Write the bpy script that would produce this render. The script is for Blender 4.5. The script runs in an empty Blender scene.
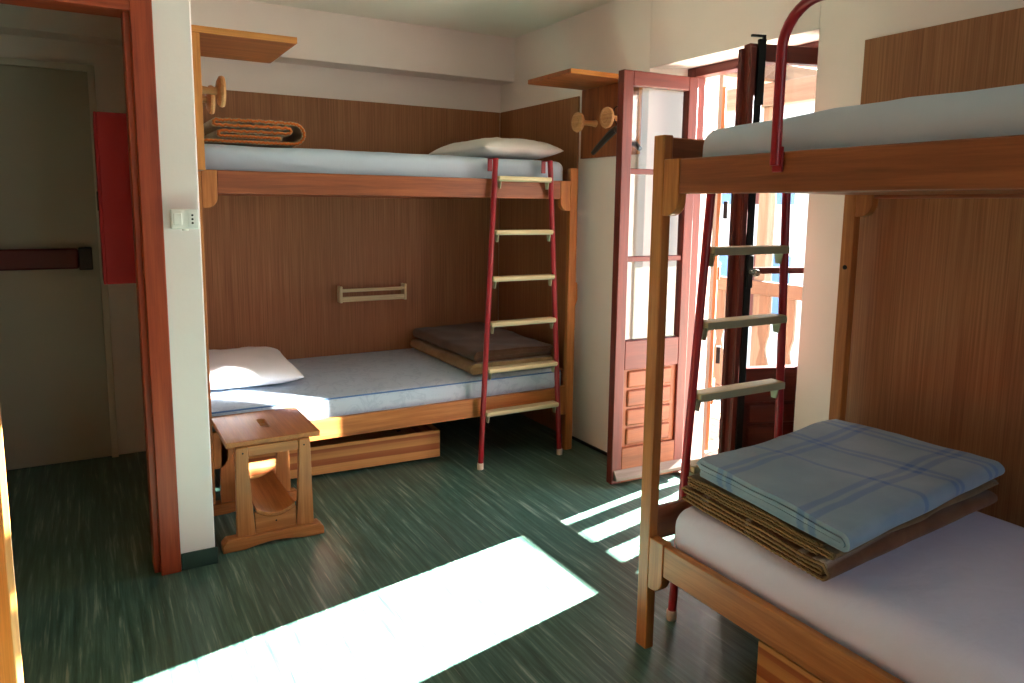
import bpy, bmesh, math, random
from mathutils import Vector, Matrix, noise
random.seed(7)
S = bpy.context.scene
C = S.collection
PI = math.pi

# ------------------------------------------------------------------ materials
def lin(c):
    return tuple(((v/255)/12.92 if v/255 <= .04045 else ((v/255+.055)/1.055)**2.4) for v in c)

def newmat(name):
    m = bpy.data.materials.new(name); m.use_nodes = True
    nt = m.node_tree
    return m, nt, nt.nodes['Principled BSDF']

def node(nt, kind, **kw):
    n = nt.nodes.new(kind)
    for k, v in kw.items(): setattr(n, k, v)
    return n

def ramp(nt, fac, stops):
    r = node(nt, 'ShaderNodeValToRGB')
    el = r.color_ramp.elements
    while len(el) < len(stops): el.new(.5)
    for e, (p, c) in zip(el, stops):
        e.position = p; e.color = (*c, 1)
    nt.links.new(fac, r.inputs[0])
    return r.outputs[0]

def mapping(nt, scale, src='Object'):
    tc = node(nt, 'ShaderNodeTexCoord'); mp = node(nt, 'ShaderNodeMapping')
    mp.inputs['Scale'].default_value = scale
    nt.links.new(tc.outputs[src], mp.inputs[0])
    return mp.outputs[0]

def noise_tex(nt, vec, scale, detail=4, rough=.55, dist=0):
    n = node(nt, 'ShaderNodeTexNoise')
    n.inputs['Scale'].default_value = scale; n.inputs['Detail'].default_value = detail
    n.inputs['Roughness'].default_value = rough; n.inputs['Distortion'].default_value = dist
    nt.links.new(vec, n.inputs['Vector'])
    return n.outputs['Fac']

def bump(nt, b, h, strength, dist=.01):
    n = node(nt, 'ShaderNodeBump'); n.inputs['Strength'].default_value = strength
    n.inputs['Distance'].default_value = dist
    nt.links.new(h, n.inputs['Height']); nt.links.new(n.outputs[0], b.inputs['Normal'])

def mixc(nt, fac, a, b, mode='MIX'):
    n = node(nt, 'ShaderNodeMix', data_type='RGBA', blend_type=mode)
    for sock, v in ((n.inputs[0], fac), (n.inputs[6], a), (n.inputs[7], b)):
        if isinstance(v, (int, float)): sock.default_value = v
        elif isinstance(v, tuple): sock.default_value = (*v, 1)
        else: nt.links.new(v, sock)
    return n.outputs[2]

def plain(name, rgb, rough=.6, metal=0, spec=.5, var=.0, vs=8, bumpy=0, bs=60):
    m, nt, b = newmat(name)
    c = lin(rgb)
    b.inputs['Base Color'].default_value = (*c, 1)
    b.inputs['Roughness'].default_value = rough; b.inputs['Metallic'].default_value = metal
    b.inputs['Specular IOR Level'].default_value = spec
    v = mapping(nt, (1, 1, 1))
    if var:
        f = noise_tex(nt, v, vs, 5)
        col = ramp(nt, f, [(.25, tuple(x*(1-var) for x in c)), (.75, tuple(min(1, x*(1+var)) for x in c))])
        nt.links.new(col, b.inputs['Base Color'])
    if bumpy:
        bump(nt, b, noise_tex(nt, v, bs, 4), bumpy)
    return m

_wood = {}
def wood(kind, axis):
    """grain running along the given axis of the object"""
    key = (kind, axis)
    if key in _wood: return _wood[key]
    P = {'rail':  ((142, 76, 42), (172, 97, 55), (102, 50, 26), .42),
         'post':  ((176, 108, 52), (202, 136, 74), (134, 74, 32), .42),
         'leaf':  ((134, 70, 31), (156, 88, 43), (100, 50, 21), .42),  # light on the lower door boards put into an orange wood colour
         'stool': ((178, 112, 60), (200, 136, 80), (142, 82, 40), .38),
         'shelf': ((150, 84, 44), (176, 106, 58), (112, 58, 30), .45),
         'peg':   ((206, 150, 98), (222, 170, 120), (170, 110, 66), .45),
         'step':  ((222, 204, 160), (234, 220, 182), (196, 172, 124), .5),
         'red':   ((100, 36, 27), (120, 47, 34), (76, 26, 20), .38),
         'post_red': ((160, 66, 36), (178, 84, 46), (122, 42, 24), .4),
         'shutter': ((140, 84, 48), (160, 102, 62), (108, 62, 34), .6),
         'deck':  ((196, 184, 168), (212, 202, 188), (160, 146, 130), .75),
         'grey':  ((128, 114, 102), (146, 132, 120), (98, 86, 76), .8),
         'fence': ((104, 82, 68), (122, 98, 82), (82, 62, 50), .75),
         'door':  ((196, 126, 60), (214, 146, 80), (164, 96, 42), .4),
         }[kind]
    m, nt, b = newmat('wood_%s_%s' % (kind, axis))
    sc = [14, 14, 14]; sc['xyz'.index(axis)] = .9
    v = mapping(nt, tuple(sc))
    f = noise_tex(nt, v, 2.2, 6, .6, .35)
    col = ramp(nt, f, [(.2, lin(P[2])), (.5, lin(P[0])), (.8, lin(P[1]))])
    sc2 = [90, 90, 90]; sc2['xyz'.index(axis)] = 2.5
    f2 = noise_tex(nt, mapping(nt, tuple(sc2)), 2, 3)
    fine = ramp(nt, f2, [(.35, (.72, .68, .64)), (.6, (1, 1, 1))])
    col = mixc(nt, .55, col, fine, 'MULTIPLY')
    nt.links.new(col, b.inputs['Base Color'])
    b.inputs['Roughness'].default_value = P[3]
    b.inputs['Specular IOR Level'].default_value = .4
    bump(nt, b, f2, .06, .003)
    _wood[key] = m
    return m

def veneer_mat():
    m, nt, b = newmat('wall_veneer')
    v = mapping(nt, (70, 70, .8))
    f = noise_tex(nt, v, 2.0, 4, .65)
    v2 = mapping(nt, (5, 5, .25))
    f2 = noise_tex(nt, v2, 1.4, 3)
    col = ramp(nt, f, [(.25, lin((126, 81, 52))), (.5, lin((156, 104, 67))), (.75, lin((178, 126, 85)))])
    big = ramp(nt, f2, [(.3, (.84, .8, .78)), (.7, (1, 1, 1))])
    nt.links.new(mixc(nt, .8, col, big, 'MULTIPLY'), b.inputs['Base Color'])
    b.inputs['Roughness'].default_value = .5
    b.inputs['Specular IOR Level'].default_value = .3
    return m

def pine_mat(axis_len, axis_up, seed):
    """laminated pine boards: lighter and redder strips along the length"""
    m, nt, b = newmat('laminated_pine')
    tc = node(nt, 'ShaderNodeTexCoord'); sp = node(nt, 'ShaderNodeSeparateXYZ'); nt.links.new(tc.outputs['Object'], sp.inputs[0])
    sc = [3, 3, 3]; sc['xyz'.index(axis_len)] = .6
    wob = noise_tex(nt, mapping(nt, tuple(sc)), 1.5, 2)
    ma = node(nt, 'ShaderNodeMath', operation='MULTIPLY_ADD'); ma.inputs[1].default_value = .012
    nt.links.new(wob, ma.inputs[0]); nt.links.new(sp.outputs['xyz'.index(axis_up)], ma.inputs[2])
    mr = node(nt, 'ShaderNodeMapRange'); mr.inputs[1].default_value = .02; mr.inputs[2].default_value = .19
    nt.links.new(ma.outputs[0], mr.inputs[0])
    L1, L2, D1, D2 = lin((226, 168, 100)), lin((212, 148, 84)), lin((176, 98, 52)), lin((192, 116, 66))
    col = ramp(nt, mr.outputs[0], [(0, L2), (.30, L1), (.33, D1), (.52, D2), (.55, L1), (.74, L2), (.77, D2), (.86, D1), (.89, L1), (1, L1)])
    sc2 = [80, 80, 80]; sc2['xyz'.index(axis_len)] = 2
    f2 = noise_tex(nt, mapping(nt, tuple(sc2)), 2, 3)
    fine = ramp(nt, f2, [(.35, (.8, .76, .7)), (.6, (1, 1, 1))])
    nt.links.new(mixc(nt, .5, col, fine, 'MULTIPLY'), b.inputs['Base Color'])
    b.inputs['Roughness'].default_value = .45
    return m

def floor_mat():
    m, nt, b = newmat('green_linoleum')
    v = mapping(nt, (19, .8, 1))
    f = noise_tex(nt, v, 2.4, 6, .66, .3)
    col = ramp(nt, f, [(.30, lin((41, 69, 61))), (.45, lin((62, 97, 85))), (.58, lin((89, 122, 109))), (.72, lin((162, 177, 163)))])
    f2 = noise_tex(nt, mapping(nt, (42, 1.5, 1)), 2.0, 3, .6, .2)
    specks = ramp(nt, f2, [(.60, (0, 0, 0)), (.72, (1, 1, 1))])
    sp = node(nt, 'ShaderNodeMath', operation='MULTIPLY'); sp.inputs[1].default_value = .6
    nt.links.new(specks, sp.inputs[0])
    col = mixc(nt, sp.outputs[0], col, lin((150, 162, 146)))
    f3 = noise_tex(nt, mapping(nt, (1, 1, 1)), 1.3, 3)
    worn = ramp(nt, f3, [(.3, (.8, .82, .82)), (.7, (1, 1, 1))])
    nt.links.new(mixc(nt, .8, col, worn, 'MULTIPLY'), b.inputs['Base Color'])
    rr = ramp(nt, f, [(.3, (.30, .30, .30)), (.7, (.46, .46, .46))])
    nt.links.new(rr, b.inputs['Roughness'])
    b.inputs['Specular IOR Level'].default_value = .5
    bump(nt, b, f, .05, .003)
    return m

def plaid_mat():
    m, nt, b = newmat('blue_plaid_wool')
    tc = node(nt, 'ShaderNodeTexCoord'); sp = node(nt, 'ShaderNodeSeparateXYZ')
    nt.links.new(tc.outputs['Object'], sp.inputs[0])
    def band(sock, centres, w):
        tot = None
        for c in centres:
            a = node(nt, 'ShaderNodeMath', operation='SUBTRACT'); a.inputs[1].default_value = c
            nt.links.new(sock, a.inputs[0])
            ab = node(nt, 'ShaderNodeMath', operation='ABSOLUTE'); nt.links.new(a.outputs[0], ab.inputs[0])
            l = node(nt, 'ShaderNodeMapRange', interpolation_type='SMOOTHSTEP'); nt.links.new(ab.outputs[0], l.inputs[0])
            l.inputs[1].default_value = w*.5; l.inputs[2].default_value = w; l.inputs[3].default_value = 1; l.inputs[4].default_value = 0
            if tot is None: tot = l.outputs[0]
            else:
                ad = node(nt, 'ShaderNodeMath', operation='MAXIMUM'); nt.links.new(tot, ad.inputs[0]); nt.links.new(l.outputs[0], ad.inputs[1]); tot = ad.outputs[0]
        return tot
    bx = band(sp.outputs[0], (.12, .16, .44, .48, .74), .016)
    by = band(sp.outputs[1], (.055, .10, .30, .335, .53), .014)
    mx = node(nt, 'ShaderNodeMath', operation='ADD'); nt.links.new(bx, mx.inputs[0]); nt.links.new(by, mx.inputs[1])
    half = node(nt, 'ShaderNodeMath', operation='MULTIPLY'); half.inputs[1].default_value = .5; half.use_clamp = True
    nt.links.new(mx.outputs[0], half.inputs[0])
    v = mapping(nt, (1, 1, 1))
    f = noise_tex(nt, v, 6, 4)
    base = ramp(nt, f, [(.3, lin((122, 146, 168))), (.7, lin((144, 164, 182)))])
    col = mixc(nt, half.outputs[0], base, lin((72, 112, 172)))
    weave = noise_tex(nt, mapping(nt, (1, 1, 1)), 420, 2)
    nt.links.new(col, b.inputs['Base Color'])
    b.inputs['Roughness'].default_value = .95; b.inputs['Specular IOR Level'].default_value = .1
    b.inputs['Sheen Weight'].default_value = .25
    bump(nt, b, weave, .35, .003)
    return m

def wool_mat(name, a, b_, c, scale=5, stripes=None):
    m, nt, b = newmat(name)
    v = mapping(nt, (1, 1, 1))
    f = noise_tex(nt, v, scale, 5, .65)
    col = ramp(nt, f, [(.3, lin(a)), (.52, lin(b_)), (.72, lin(c))])
    if stripes:
        f2 = noise_tex(nt, mapping(nt, (9, .6, 3)), 1.2, 2)
        st = ramp(nt, f2, [(.56, (0, 0, 0)), (.62, (1, 1, 1))])
        col = mixc(nt, st, col, lin(stripes))
    weave = noise_tex(nt, v, 300, 3)
    wv = ramp(nt, weave, [(.3, (.65, .65, .65)), (.6, (1, 1, 1))])
    nt.links.new(mixc(nt, .8, col, wv, 'MULTIPLY'), b.inputs['Base Color'])
    b.inputs['Roughness'].default_value = .95; b.inputs['Specular IOR Level'].default_value = .08
    b.inputs['Sheen Weight'].default_value = .2
    bump(nt, b, weave, .5, .004)
    return m

def sheet_mat(name, rgb, ticking=None):
    m, nt, b = newmat(name)
    c = lin(rgb)
    v = mapping(nt, (1, 1, 1))
    f = noise_tex(nt, v, 3, 4)
    col = ramp(nt, f, [(.3, tuple(x*.95 for x in c)), (.7, c)])
    if ticking:
        f2 = noise_tex(nt, v, 9, 3, .6, .9)
        fig = ramp(nt, f2, [(.50, (0, 0, 0)), (.53, (1, 1, 1)), (.56, (1, 1, 1)), (.59, (0, 0, 0))])
        mu = node(nt, 'ShaderNodeMath', operation='MULTIPLY'); mu.inputs[1].default_value = .22
        nt.links.new(fig, mu.inputs[0])
        col = mixc(nt, mu.outputs[0], col, lin(ticking))
    nt.links.new(col, b.inputs['Base Color'])
    b.inputs['Roughness'].default_value = .9; b.inputs['Specular IOR Level'].default_value = .15
    wr = noise_tex(nt, mapping(nt, (1, 1.6, 1)), 7, 4, .5, .6)
    bump(nt, b, wr, .22, .02)
    return m

def glass_mat():
    m, nt, b = newmat('window_glass')
    nt.nodes.remove(b)
    out = nt.nodes['Material Output']
    tr = node(nt, 'ShaderNodeBsdfTransparent'); gl = node(nt, 'ShaderNodeBsdfGlossy')
    tr.inputs[0].default_value = (.94, .96, .96, 1)
    gl.inputs['Roughness'].default_value = .01
    lw_ = node(nt, 'ShaderNodeLayerWeight'); lw_.inputs[0].default_value = .5
    pw_ = node(nt, 'ShaderNodeMath', operation='POWER'); pw_.inputs[1].default_value = 4.5
    nt.links.new(lw_.outputs['Facing'], pw_.inputs[0])
    fr = node(nt, 'ShaderNodeMath', operation='MULTIPLY_ADD'); fr.inputs[1].default_value = .9; fr.inputs[2].default_value = .06
    nt.links.new(pw_.outputs[0], fr.inputs[0])
    mx = node(nt, 'ShaderNodeMixShader')
    nt.links.new(fr.outputs[0], mx.inputs[0]); nt.links.new(tr.outputs[0], mx.inputs[1]); nt.links.new(gl.outputs[0], mx.inputs[2])
    nt.links.new(mx.outputs[0], out.inputs[0])
    return m

def plaster_mat(name, rgb):
    m, nt, b = newmat(name)
    c = lin(rgb)
    v = mapping(nt, (1, 1, 1))
    f = noise_tex(nt, v, 2.2, 5)
    nt.links.new(ramp(nt, f, [(.3, tuple(x*.95 for x in c)), (.7, c)]), b.inputs['Base Color'])
    b.inputs['Roughness'].default_value = .85; b.inputs['Specular IOR Level'].default_value = .2
    bump(nt, b, noise_tex(nt, v, 55, 4), .07, .004)
    return m

M = dict(
    wall=plaster_mat('cream_plaster', (238, 227, 220)),
    white=plaster_mat('white_plaster', (242, 231, 232)),
    ceil=plaster_mat('ceiling_plaster', (238, 234, 222)),
    hall=plaster_mat('hall_plaster', (222, 212, 196)),
    halldoor=plain('grey_door_paint', (182, 174, 156), .35, var=.05, vs=2),
    ext=plaster_mat('outside_render', (240, 238, 232)),
    veneer=veneer_mat(), floor=floor_mat(), glass=glass_mat(),
    base=plain('green_skirting', (44, 66, 58), .45, var=.15, vs=14),
    baseblk=plain('dark_skirting', (34, 36, 34), .45, var=.15, vs=14),
    redmetal=plain('red_enamel', (150, 24, 36), .32, var=.06, vs=30),
    redbox=plain('red_cabinet_paint', (160, 26, 32), .65, var=.05, vs=4),
    darkred=plain('dark_red_bar', (104, 26, 24), .4, var=.05),
    black=plain('black_plastic', (24, 22, 22), .4, var=.1),
    iron=plain('black_iron', (30, 28, 28), .45, .6, var=.1),
    steel=plain('dull_steel', (150, 148, 132), .4, .7, var=.1),
    zinc=plain('greenish_steel', (172, 172, 142), .45, .15, var=.1),
    cap=plain('white_rubber', (226, 214, 200), .6, var=.05),
    plastic=plain('white_plastic', (238, 238, 236), .35, var=.02),
    dark=plain('dark_opening', (20, 18, 18), .7, var=.1),
    sheet_blue=sheet_mat('pale_blue_sheet', (190, 206, 224)),
    sheet_grey=sheet_mat('grey_blue_sheet', (190, 199, 218)),
    sheet_lav=sheet_mat('lavender_white_sheet', (220, 221, 248)),
    ticking=sheet_mat('blue_ticking', (188, 204, 220), (120, 146, 176)),
    piping=plain('blue_piping', (84, 120, 172), .8, var=.1),
    pillow=sheet_mat('white_pillow', (234, 230, 226)),
    pillow2=sheet_mat('clean_white_pillow', (240, 238, 238)),
    plaid=plaid_mat(),
    brown1=wool_mat('brown_wool', (96, 74, 48), (128, 102, 70), (150, 124, 88)),
    brown2=wool_mat('russet_wool', (104, 70, 48), (126, 84, 60), (140, 108, 74), 5, (196, 176, 160)),
    tan=wool_mat('tan_wool', (122, 94, 60), (146, 114, 76), (164, 132, 92)),
    choc=wool_mat('chocolate_wool', (78, 54, 38), (94, 66, 47), (108, 78, 56)),
    orange=wool_mat('rust_wool', (150, 84, 44), (176, 106, 58), (140, 92, 62)),
    cream=wool_mat('cream_wool', (178, 146, 108), (206, 184, 150), (216, 198, 170)),
    trimor=plain('orange_stitching', (206, 112, 40), .9, var=.15, vs=40),
    hem=plain('tan_hem', (138, 108, 70), .95, var=.2, vs=60, bumpy=.4, bs=200),
    pine_x=pine_mat('x', 'z', 1), pine_y=pine_mat('y', 'z', 2),
    roof=plain('roof_tiles', (120, 76, 60), .8, var=.2, vs=6),
    bluesh=plain('blue_shutter_paint', (104, 138, 184), .6, var=.08),
    grass=plain('ground', (170, 170, 150), .9, var=.25, vs=.6),
)

# ------------------------------------------------------------------ mesh builder
class MB:
    def __init__(s): s.v = []; s.f = []
    def add(s, vs, fs):
        k = len(s.v); s.v += [tuple(p) for p in vs]; s.f += [tuple(i+k for i in f) for f in fs]; return s
    def box(s, x0, x1, y0, y1, z0, z1, mat=None):
        vs = [(x, y, z) for z in (z0, z1) for y in (y0, y1) for x in (x0, x1)]
        if mat: vs = [mat @ Vector(p) for p in vs]
        return s.add(vs, [(0, 2, 3, 1), (4, 5, 7, 6), (0, 1, 5, 4), (2, 6, 7, 3), (0, 4, 6, 2), (1, 3, 7, 5)])
    def prism(s, poly, axis, a, b):
        """polygon in the two other axes (in order), extruded along axis from a to b"""
        n = len(poly)
        def mk(p, t):
            return {'x': (t, p[0], p[1]), 'y': (p[0], t, p[1]), 'z': (p[0], p[1], t)}[axis]
        vs = [mk(p, a) for p in poly] + [mk(p, b) for p in poly]
        fs = [tuple(range(n-1, -1, -1)), tuple(range(n, 2*n))] + [(i, (i+1) % n, n+(i+1) % n, n+i) for i in range(n)]
        return s.add(vs, fs)
    def tube(s, pts, r, seg=12):
        pts = [Vector(p) for p in pts]; n = len(pts)
        rr = r if isinstance(r, (list, tuple)) else [r]*n
        up = None; rings = []
        for i, p in enumerate(pts):
            d = (pts[min(i+1, n-1)] - pts[max(i-1, 0)]).normalized()
            if up is None:
                up = Vector((0, 0, 1)) if abs(d.z) < .9 else Vector((1, 0, 0))
            a = d.cross(up).normalized(); up = a.cross(d).normalized()
            rings.append([p + (a*math.cos(t) + up*math.sin(t))*rr[i] for t in (2*PI*k/seg for k in range(seg))])
        vs = [q for ring in rings for q in ring]
        fs = [(i*seg+k, i*seg+(k+1) % seg, (i+1)*seg+(k+1) % seg, (i+1)*seg+k) for i in range(n-1) for k in range(seg)]
        fs += [tuple(range(seg-1, -1, -1)), tuple((n-1)*seg+k for k in range(seg))]
        return s.add(vs, fs)
    def lathe(s, base, axis, prof, seg=24):
        """prof: (radius, distance along axis) from base"""
        base = Vector(base); d = Vector(axis).normalized()
        up = Vector((0, 0, 1)) if abs(d.z) < .9 else Vector((1, 0, 0))
        a = d.cross(up).normalized(); b = a.cross(d)
        vs = [base + d*t + (a*math.cos(2*PI*k/seg) + b*math.sin(2*PI*k/seg))*max(r, 1e-4) for r, t in prof for k in range(seg)]
        n = len(prof)
        fs = [(i*seg+k, i*seg+(k+1) % seg, (i+1)*seg+(k+1) % seg, (i+1)*seg+k) for i in range(n-1) for k in range(seg)]
        fs += [tuple(range(seg-1, -1, -1)), tuple((n-1)*seg+k for k in range(seg))]
        return s.add(vs, fs)
    def build(s, name, mat, parent=None, bevel=.003, world=False, smooth=True, angle=35, subsurf=0, seg=2):
        vs = [Vector(p) for p in s.v]
        org = Vector((0, 0, 0))
        if parent is not None:
            if world: vs = [p - ROOT[parent.name] for p in vs]
        else:
            xs, ys, zs = zip(*s.v)
            org = Vector(((min(xs)+max(xs))/2, (min(ys)+max(ys))/2, min(zs)))
            vs = [p - org for p in vs]
        me = bpy.data.meshes.new(name)
        me.from_pydata([tuple(p) for p in vs], [], s.f)
        bm = bmesh.new(); bm.from_mesh(me)
        bmesh.ops.recalc_face_normals(bm, faces=bm.faces)
        bm.to_mesh(me); bm.free()
        me.materials.append(mat)
        o = bpy.data.objects.new(name, me); C.objects.link(o); o.location = org
        if parent is not None: o.parent = parent
        if smooth:
            me.polygons.foreach_set('use_smooth', [True]*len(me.polygons))
            me.set_sharp_from_angle(angle=math.radians(angle))
        if bevel:
            b = o.modifiers.new('Bevel', 'BEVEL'); b.width = bevel; b.segments = seg; b.limit_method = 'ANGLE'; b.angle_limit = math.radians(40)
        if subsurf:
            q = o.modifiers.new('Subsurf', 'SUBSURF'); q.levels = subsurf; q.render_levels = subsurf
        return o

ROOT = {}
def tag(o, label, cat, group=None, kind=None):
    o['label'] = label; o['category'] = cat
    if group: o['group'] = group
    if kind: o['kind'] = kind
    return o

def thing(name, label, cat, loc, rotz=0, group=None):
    o = bpy.data.objects.new(name, None); C.objects.link(o)
    o.location = loc; o.rotation_euler = (0, 0, rotz); o.empty_display_size = .1
    ROOT[o.name] = Vector(loc)
    return tag(o, label, cat, group)

def struct(o, label, cat):
    return tag(o, label, cat, kind='structure')

def copy_thing(root, loc, rotz, label, group=None):
    r = root.copy(); C.objects.link(r); r.location = loc; r.rotation_euler = (0, 0, rotz)
    r['label'] = label; ROOT[r.name] = Vector(loc)
    for ch in [c for c in C.objects if c.parent is root]:
        c = ch.copy(); C.objects.link(c); c.parent = r
        for g in [x for x in C.objects if x.parent is ch]:
            d = g.copy(); C.objects.link(d); d.parent = c
    return r

# ------------------------------------------------------------------ soft shapes
def axis_lines(h, r, n):
    a = [-h, -h+.12*r, -h+.35*r, -h+.65*r, -h+r]
    mid = [-h+r+(2*h-2*r)*k/n for k in range(1, n)]
    return a + mid + [-x for x in reversed(a)]

def soft_box(hx, hy, hz, r, nx=14, ny=8, crown=.02, rough=.004, seed=0, rxy=None, dip=0.0):
    """rounded mattress centred on its footprint, base at z=0"""
    X, Y, Z = axis_lines(hx, r, nx), axis_lines(hy, r, ny), axis_lines(hz, min(r, hz*.98), 2)
    mb = MB(); idx = {}
    def put(i, j, k):
        key = (i, j, k)
        if key in idx: return idx[key]
        p = Vector((X[i], Y[j], Z[k])); rr = min(r, hz*.98)
        core = Vector((max(-hx+rr, min(hx-rr, p.x)), max(-hy+rr, min(hy-rr, p.y)), max(-hz+rr, min(hz-rr, p.z))))
        d = p-core
        q = core + d.normalized()*rr if d.length > 1e-7 else p
        u, v = q.x/hx, q.y/hy
        if q.z > 0:
            q.z += crown*(1-u*u)**.6*(1-abs(v)**2.2)*q.z/hz if abs(u) < 1 and abs(v) < 1 else 0
        nz = noise.noise(Vector((q.x*4+seed, q.y*4, q.z*6)))*rough + noise.noise(Vector((q.x*11+seed, q.y*9, q.z*9)))*rough*.5
        q.z += nz*(1 if q.z > -hz*.5 else 0)
        q.y += noise.noise(Vector((q.x*3+9+seed, q.z*8, q.y)))*rough*.8
        q.z += hz
        idx[key] = len(mb.v); mb.v.append(tuple(q)); return idx[key]
    nx_, ny_, nz_ = len(X), len(Y), len(Z)
    def quad(a, b, c, d): mb.f.append((a, b, c, d))
    for i in range(nx_-1):
        for j in range(ny_-1):
            for k in (0, nz_-1): quad(put(i, j, k), put(i+1, j, k), put(i+1, j+1, k), put(i, j+1, k))
    for i in range(nx_-1):
        for k in range(nz_-1):
            for j in (0, ny_-1): quad(put(i, j, k), put(i+1, j, k), put(i+1, j, k+1), put(i, j, k+1))
    for j in range(ny_-1):
        for k in range(nz_-1):
            for i in (0, nx_-1): quad(put(i, j, k), put(i, j+1, k), put(i, j+1, k+1), put(i, j, k+1))
    return mb

def move(mb, loc, rotz=0, tilt=None):
    m = Matrix.Translation(loc) @ Matrix.Rotation(rotz, 4, 'Z')
    if tilt: m = m @ tilt
    mb.v = [tuple(m @ Vector(p)) for p in mb.v]
    return mb

def pillow_mesh(hx, hy, h, seed=0, n=22):
    mb = MB()
    for side in (1, -1):
        k0 = len(mb.v)
        for i in range(n+1):
            for j in range(n+1):
                u = -1+2*i/n; v = -1+2*j/n
                u = math.sin(u*PI/2); v = math.sin(v*PI/2)
                edge = (1-u**4)*(1-v**4)
                t = max(edge, 0)**.5
                x = hx*u*(1-.07*(1-v*v)*abs(u)); y = hy*v*(1-.07*(1-u*u)*abs(v))
                z = side*h*t*(1 if side > 0 else .72)
                if side > 0:
                    z *= 1+.14*noise.noise(Vector((u*2.2+seed, v*2.2, 1)))
                    z += .006*noise.noise(Vector((u*7+seed, v*7, 3)))*t
                mb.v.append((x, y, z))
        for i in range(n):
            for j in range(n):
                a = k0+i*(n+1)+j
                mb.f.append((a, a+n+1, a+n+2, a+1))
    zmin = min(p[2] for p in mb.v)
    mb.v = [(p[0], p[1], max(p[2]-zmin, 0)) for p in mb.v]
    return mb

def nested(L, t, gap, n=2):
    """profile of a blanket folded in half and half again: n wraps inside each other, round folds at s=0"""
    p = t+gap; pts = []; H = 2*n*p
    for k in range(n):
        zb, zt_ = t/2+k*p, H-gap-t/2-k*p
        s0 = .006+.016*k+(zt_-zb)/2; s1 = L-.012*((k*7) % 3)
        lo = [(s1+(s0-s1)*i/14, zb) for i in range(15)]
        R_ = (zt_-zb)/2
        turn = [(s0-R_*math.sin(PI*i/8), (zb+zt_)/2-R_*math.cos(PI*i/8)) for i in range(1, 8)]
        hi = [(s0+(s1-s0)*i/14, zt_) for i in range(15)]
        if k:
            pts += [(pts[-1][0]+p*.5, (pts[-1][1]+zt_)/2)]
            pts += list(reversed(hi)) + list(reversed(turn)) + list(reversed(lo))
        else: pts += lo + turn + hi
    return pts, H

def roll_path():
    wv = lambda x, k: .0022*math.sin(x*46+k)
    pts = [(.50*i/24, .0105) for i in range(25)]
    pts += [(.50+.0525*math.sin(PI*i/9), .063-.0525*math.cos(PI*i/9)) for i in range(1, 9)]
    pts += [(.50-.38*i/24, .1155+wv(i/24, 0)) for i in range(25)]
    pts += [(.12-.0130*math.sin(PI*i/6), .1025+.0130*math.cos(PI*i/6)) for i in range(1, 6)]
    pts += [(.12+.35*i/24, .0895+wv(i/24, 1)) for i in range(25)]
    pts += [(.47+.0135*math.sin(PI*i/6), .076+.0135*math.cos(PI*i/6)) for i in range(1, 6)]
    pts += [(.47-.33*i/24, .0625+wv(i/24, 2)) for i in range(25)]
    pts += [(.14-.0130*math.sin(PI*i/6), .0495+.0130*math.cos(PI*i/6)) for i in range(1, 6)]
    pts += [(.14+.30*i/16, .0365+wv(i/16, 3)*.5) for i in range(17)]
    return pts, .128

def folded(nl, L, W, t, gap, seed, wave=.004, m=26, start=1, spread=.012, taper=0.0, path=None):
    rnd = random.Random(seed)
    pitch = t+gap
    pts = []
    for i in range(nl):
        z = t/2 + i*pitch
        a = rnd.uniform(0, spread); b = L - rnd.uniform(0, spread)
        dirn = 1 if (i % 2 == 0) == (start == 1) else -1
        A, B = (a, b) if dirn > 0 else (b, a)
        nseg = 14
        for k in range(nseg+1):
            pts.append((A+(B-A)*k/nseg, z))
        if i < nl-1:
            for k in range(1, 6):
                th = -PI/2 + PI*k/6
                pts.append((B + dirn*math.cos(th)*pitch*.62, z+pitch/2+math.sin(th)*pitch/2))
    H = nl*pitch
    if path: pts, H = path
    n = len(pts)
    off = []
    for i in range(n):
        p0, p1 = pts[max(i-1, 0)], pts[min(i+1, n-1)]
        dx, dz = p1[0]-p0[0], p1[1]-p0[1]; l = math.hypot(dx, dz) or 1
        off.append((-dz/l, dx/l))
    prof = [(p[0]+o[0]*t/2, p[1]+o[1]*t/2, i) for i, (p, o) in enumerate(zip(pts, off))] + \
           [(p[0]-o[0]*t/2, p[1]-o[1]*t/2, i) for i, (p, o) in reversed(list(enumerate(zip(pts, off))))]
    N = len(prof); mb = MB()
    jit0 = [rnd.uniform(-.006, .006) for _ in range(nl)]; jit1 = [rnd.uniform(-.006, .006) for _ in range(nl)]
    for j in range(m+1):
        w = j/m
        for (s_, z_, i) in prof:
            li = max(0, min(nl-1, int(z_/pitch)))
            ww = w*W*(1-taper*s_/L) + (1-w)*jit0[li] + w*jit1[li]
            q = noise.noise(Vector((s_*5+seed, ww*5, seed*.3)))
            q2 = noise.noise(Vector((s_*14+seed, ww*14, z_*30)))
            zz = z_ + (q*wave*2.2+q2*wave*.6)*(z_/H)
            ss = s_ + noise.noise(Vector((ww*5, z_*20, seed)))*.006
            ww2 = ww + noise.noise(Vector((s_*7, z_*25, seed+4)))*.005
            mb.v.append((ss, ww2, max(zz, .0008)))
    for j in range(m):
        for k in range(N):
            a = j*N+k; b = j*N+(k+1) % N
            mb.f.append((a, b, b+N, a+N))
    for base in (0, m*N):
        for k in range(n-1):
            mb.f.append((base+k, base+k+1, base+N-2-k, base+N-1-k))
    mid = lambda row, i: tuple((Vector(mb.v[row*N+i])+Vector(mb.v[row*N+N-1-i]))/2)
    mb.front = [mid(0, i) for i in range(n)]; mb.back = [mid(m, i) for i in range(n)]
    return mb, H

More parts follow.
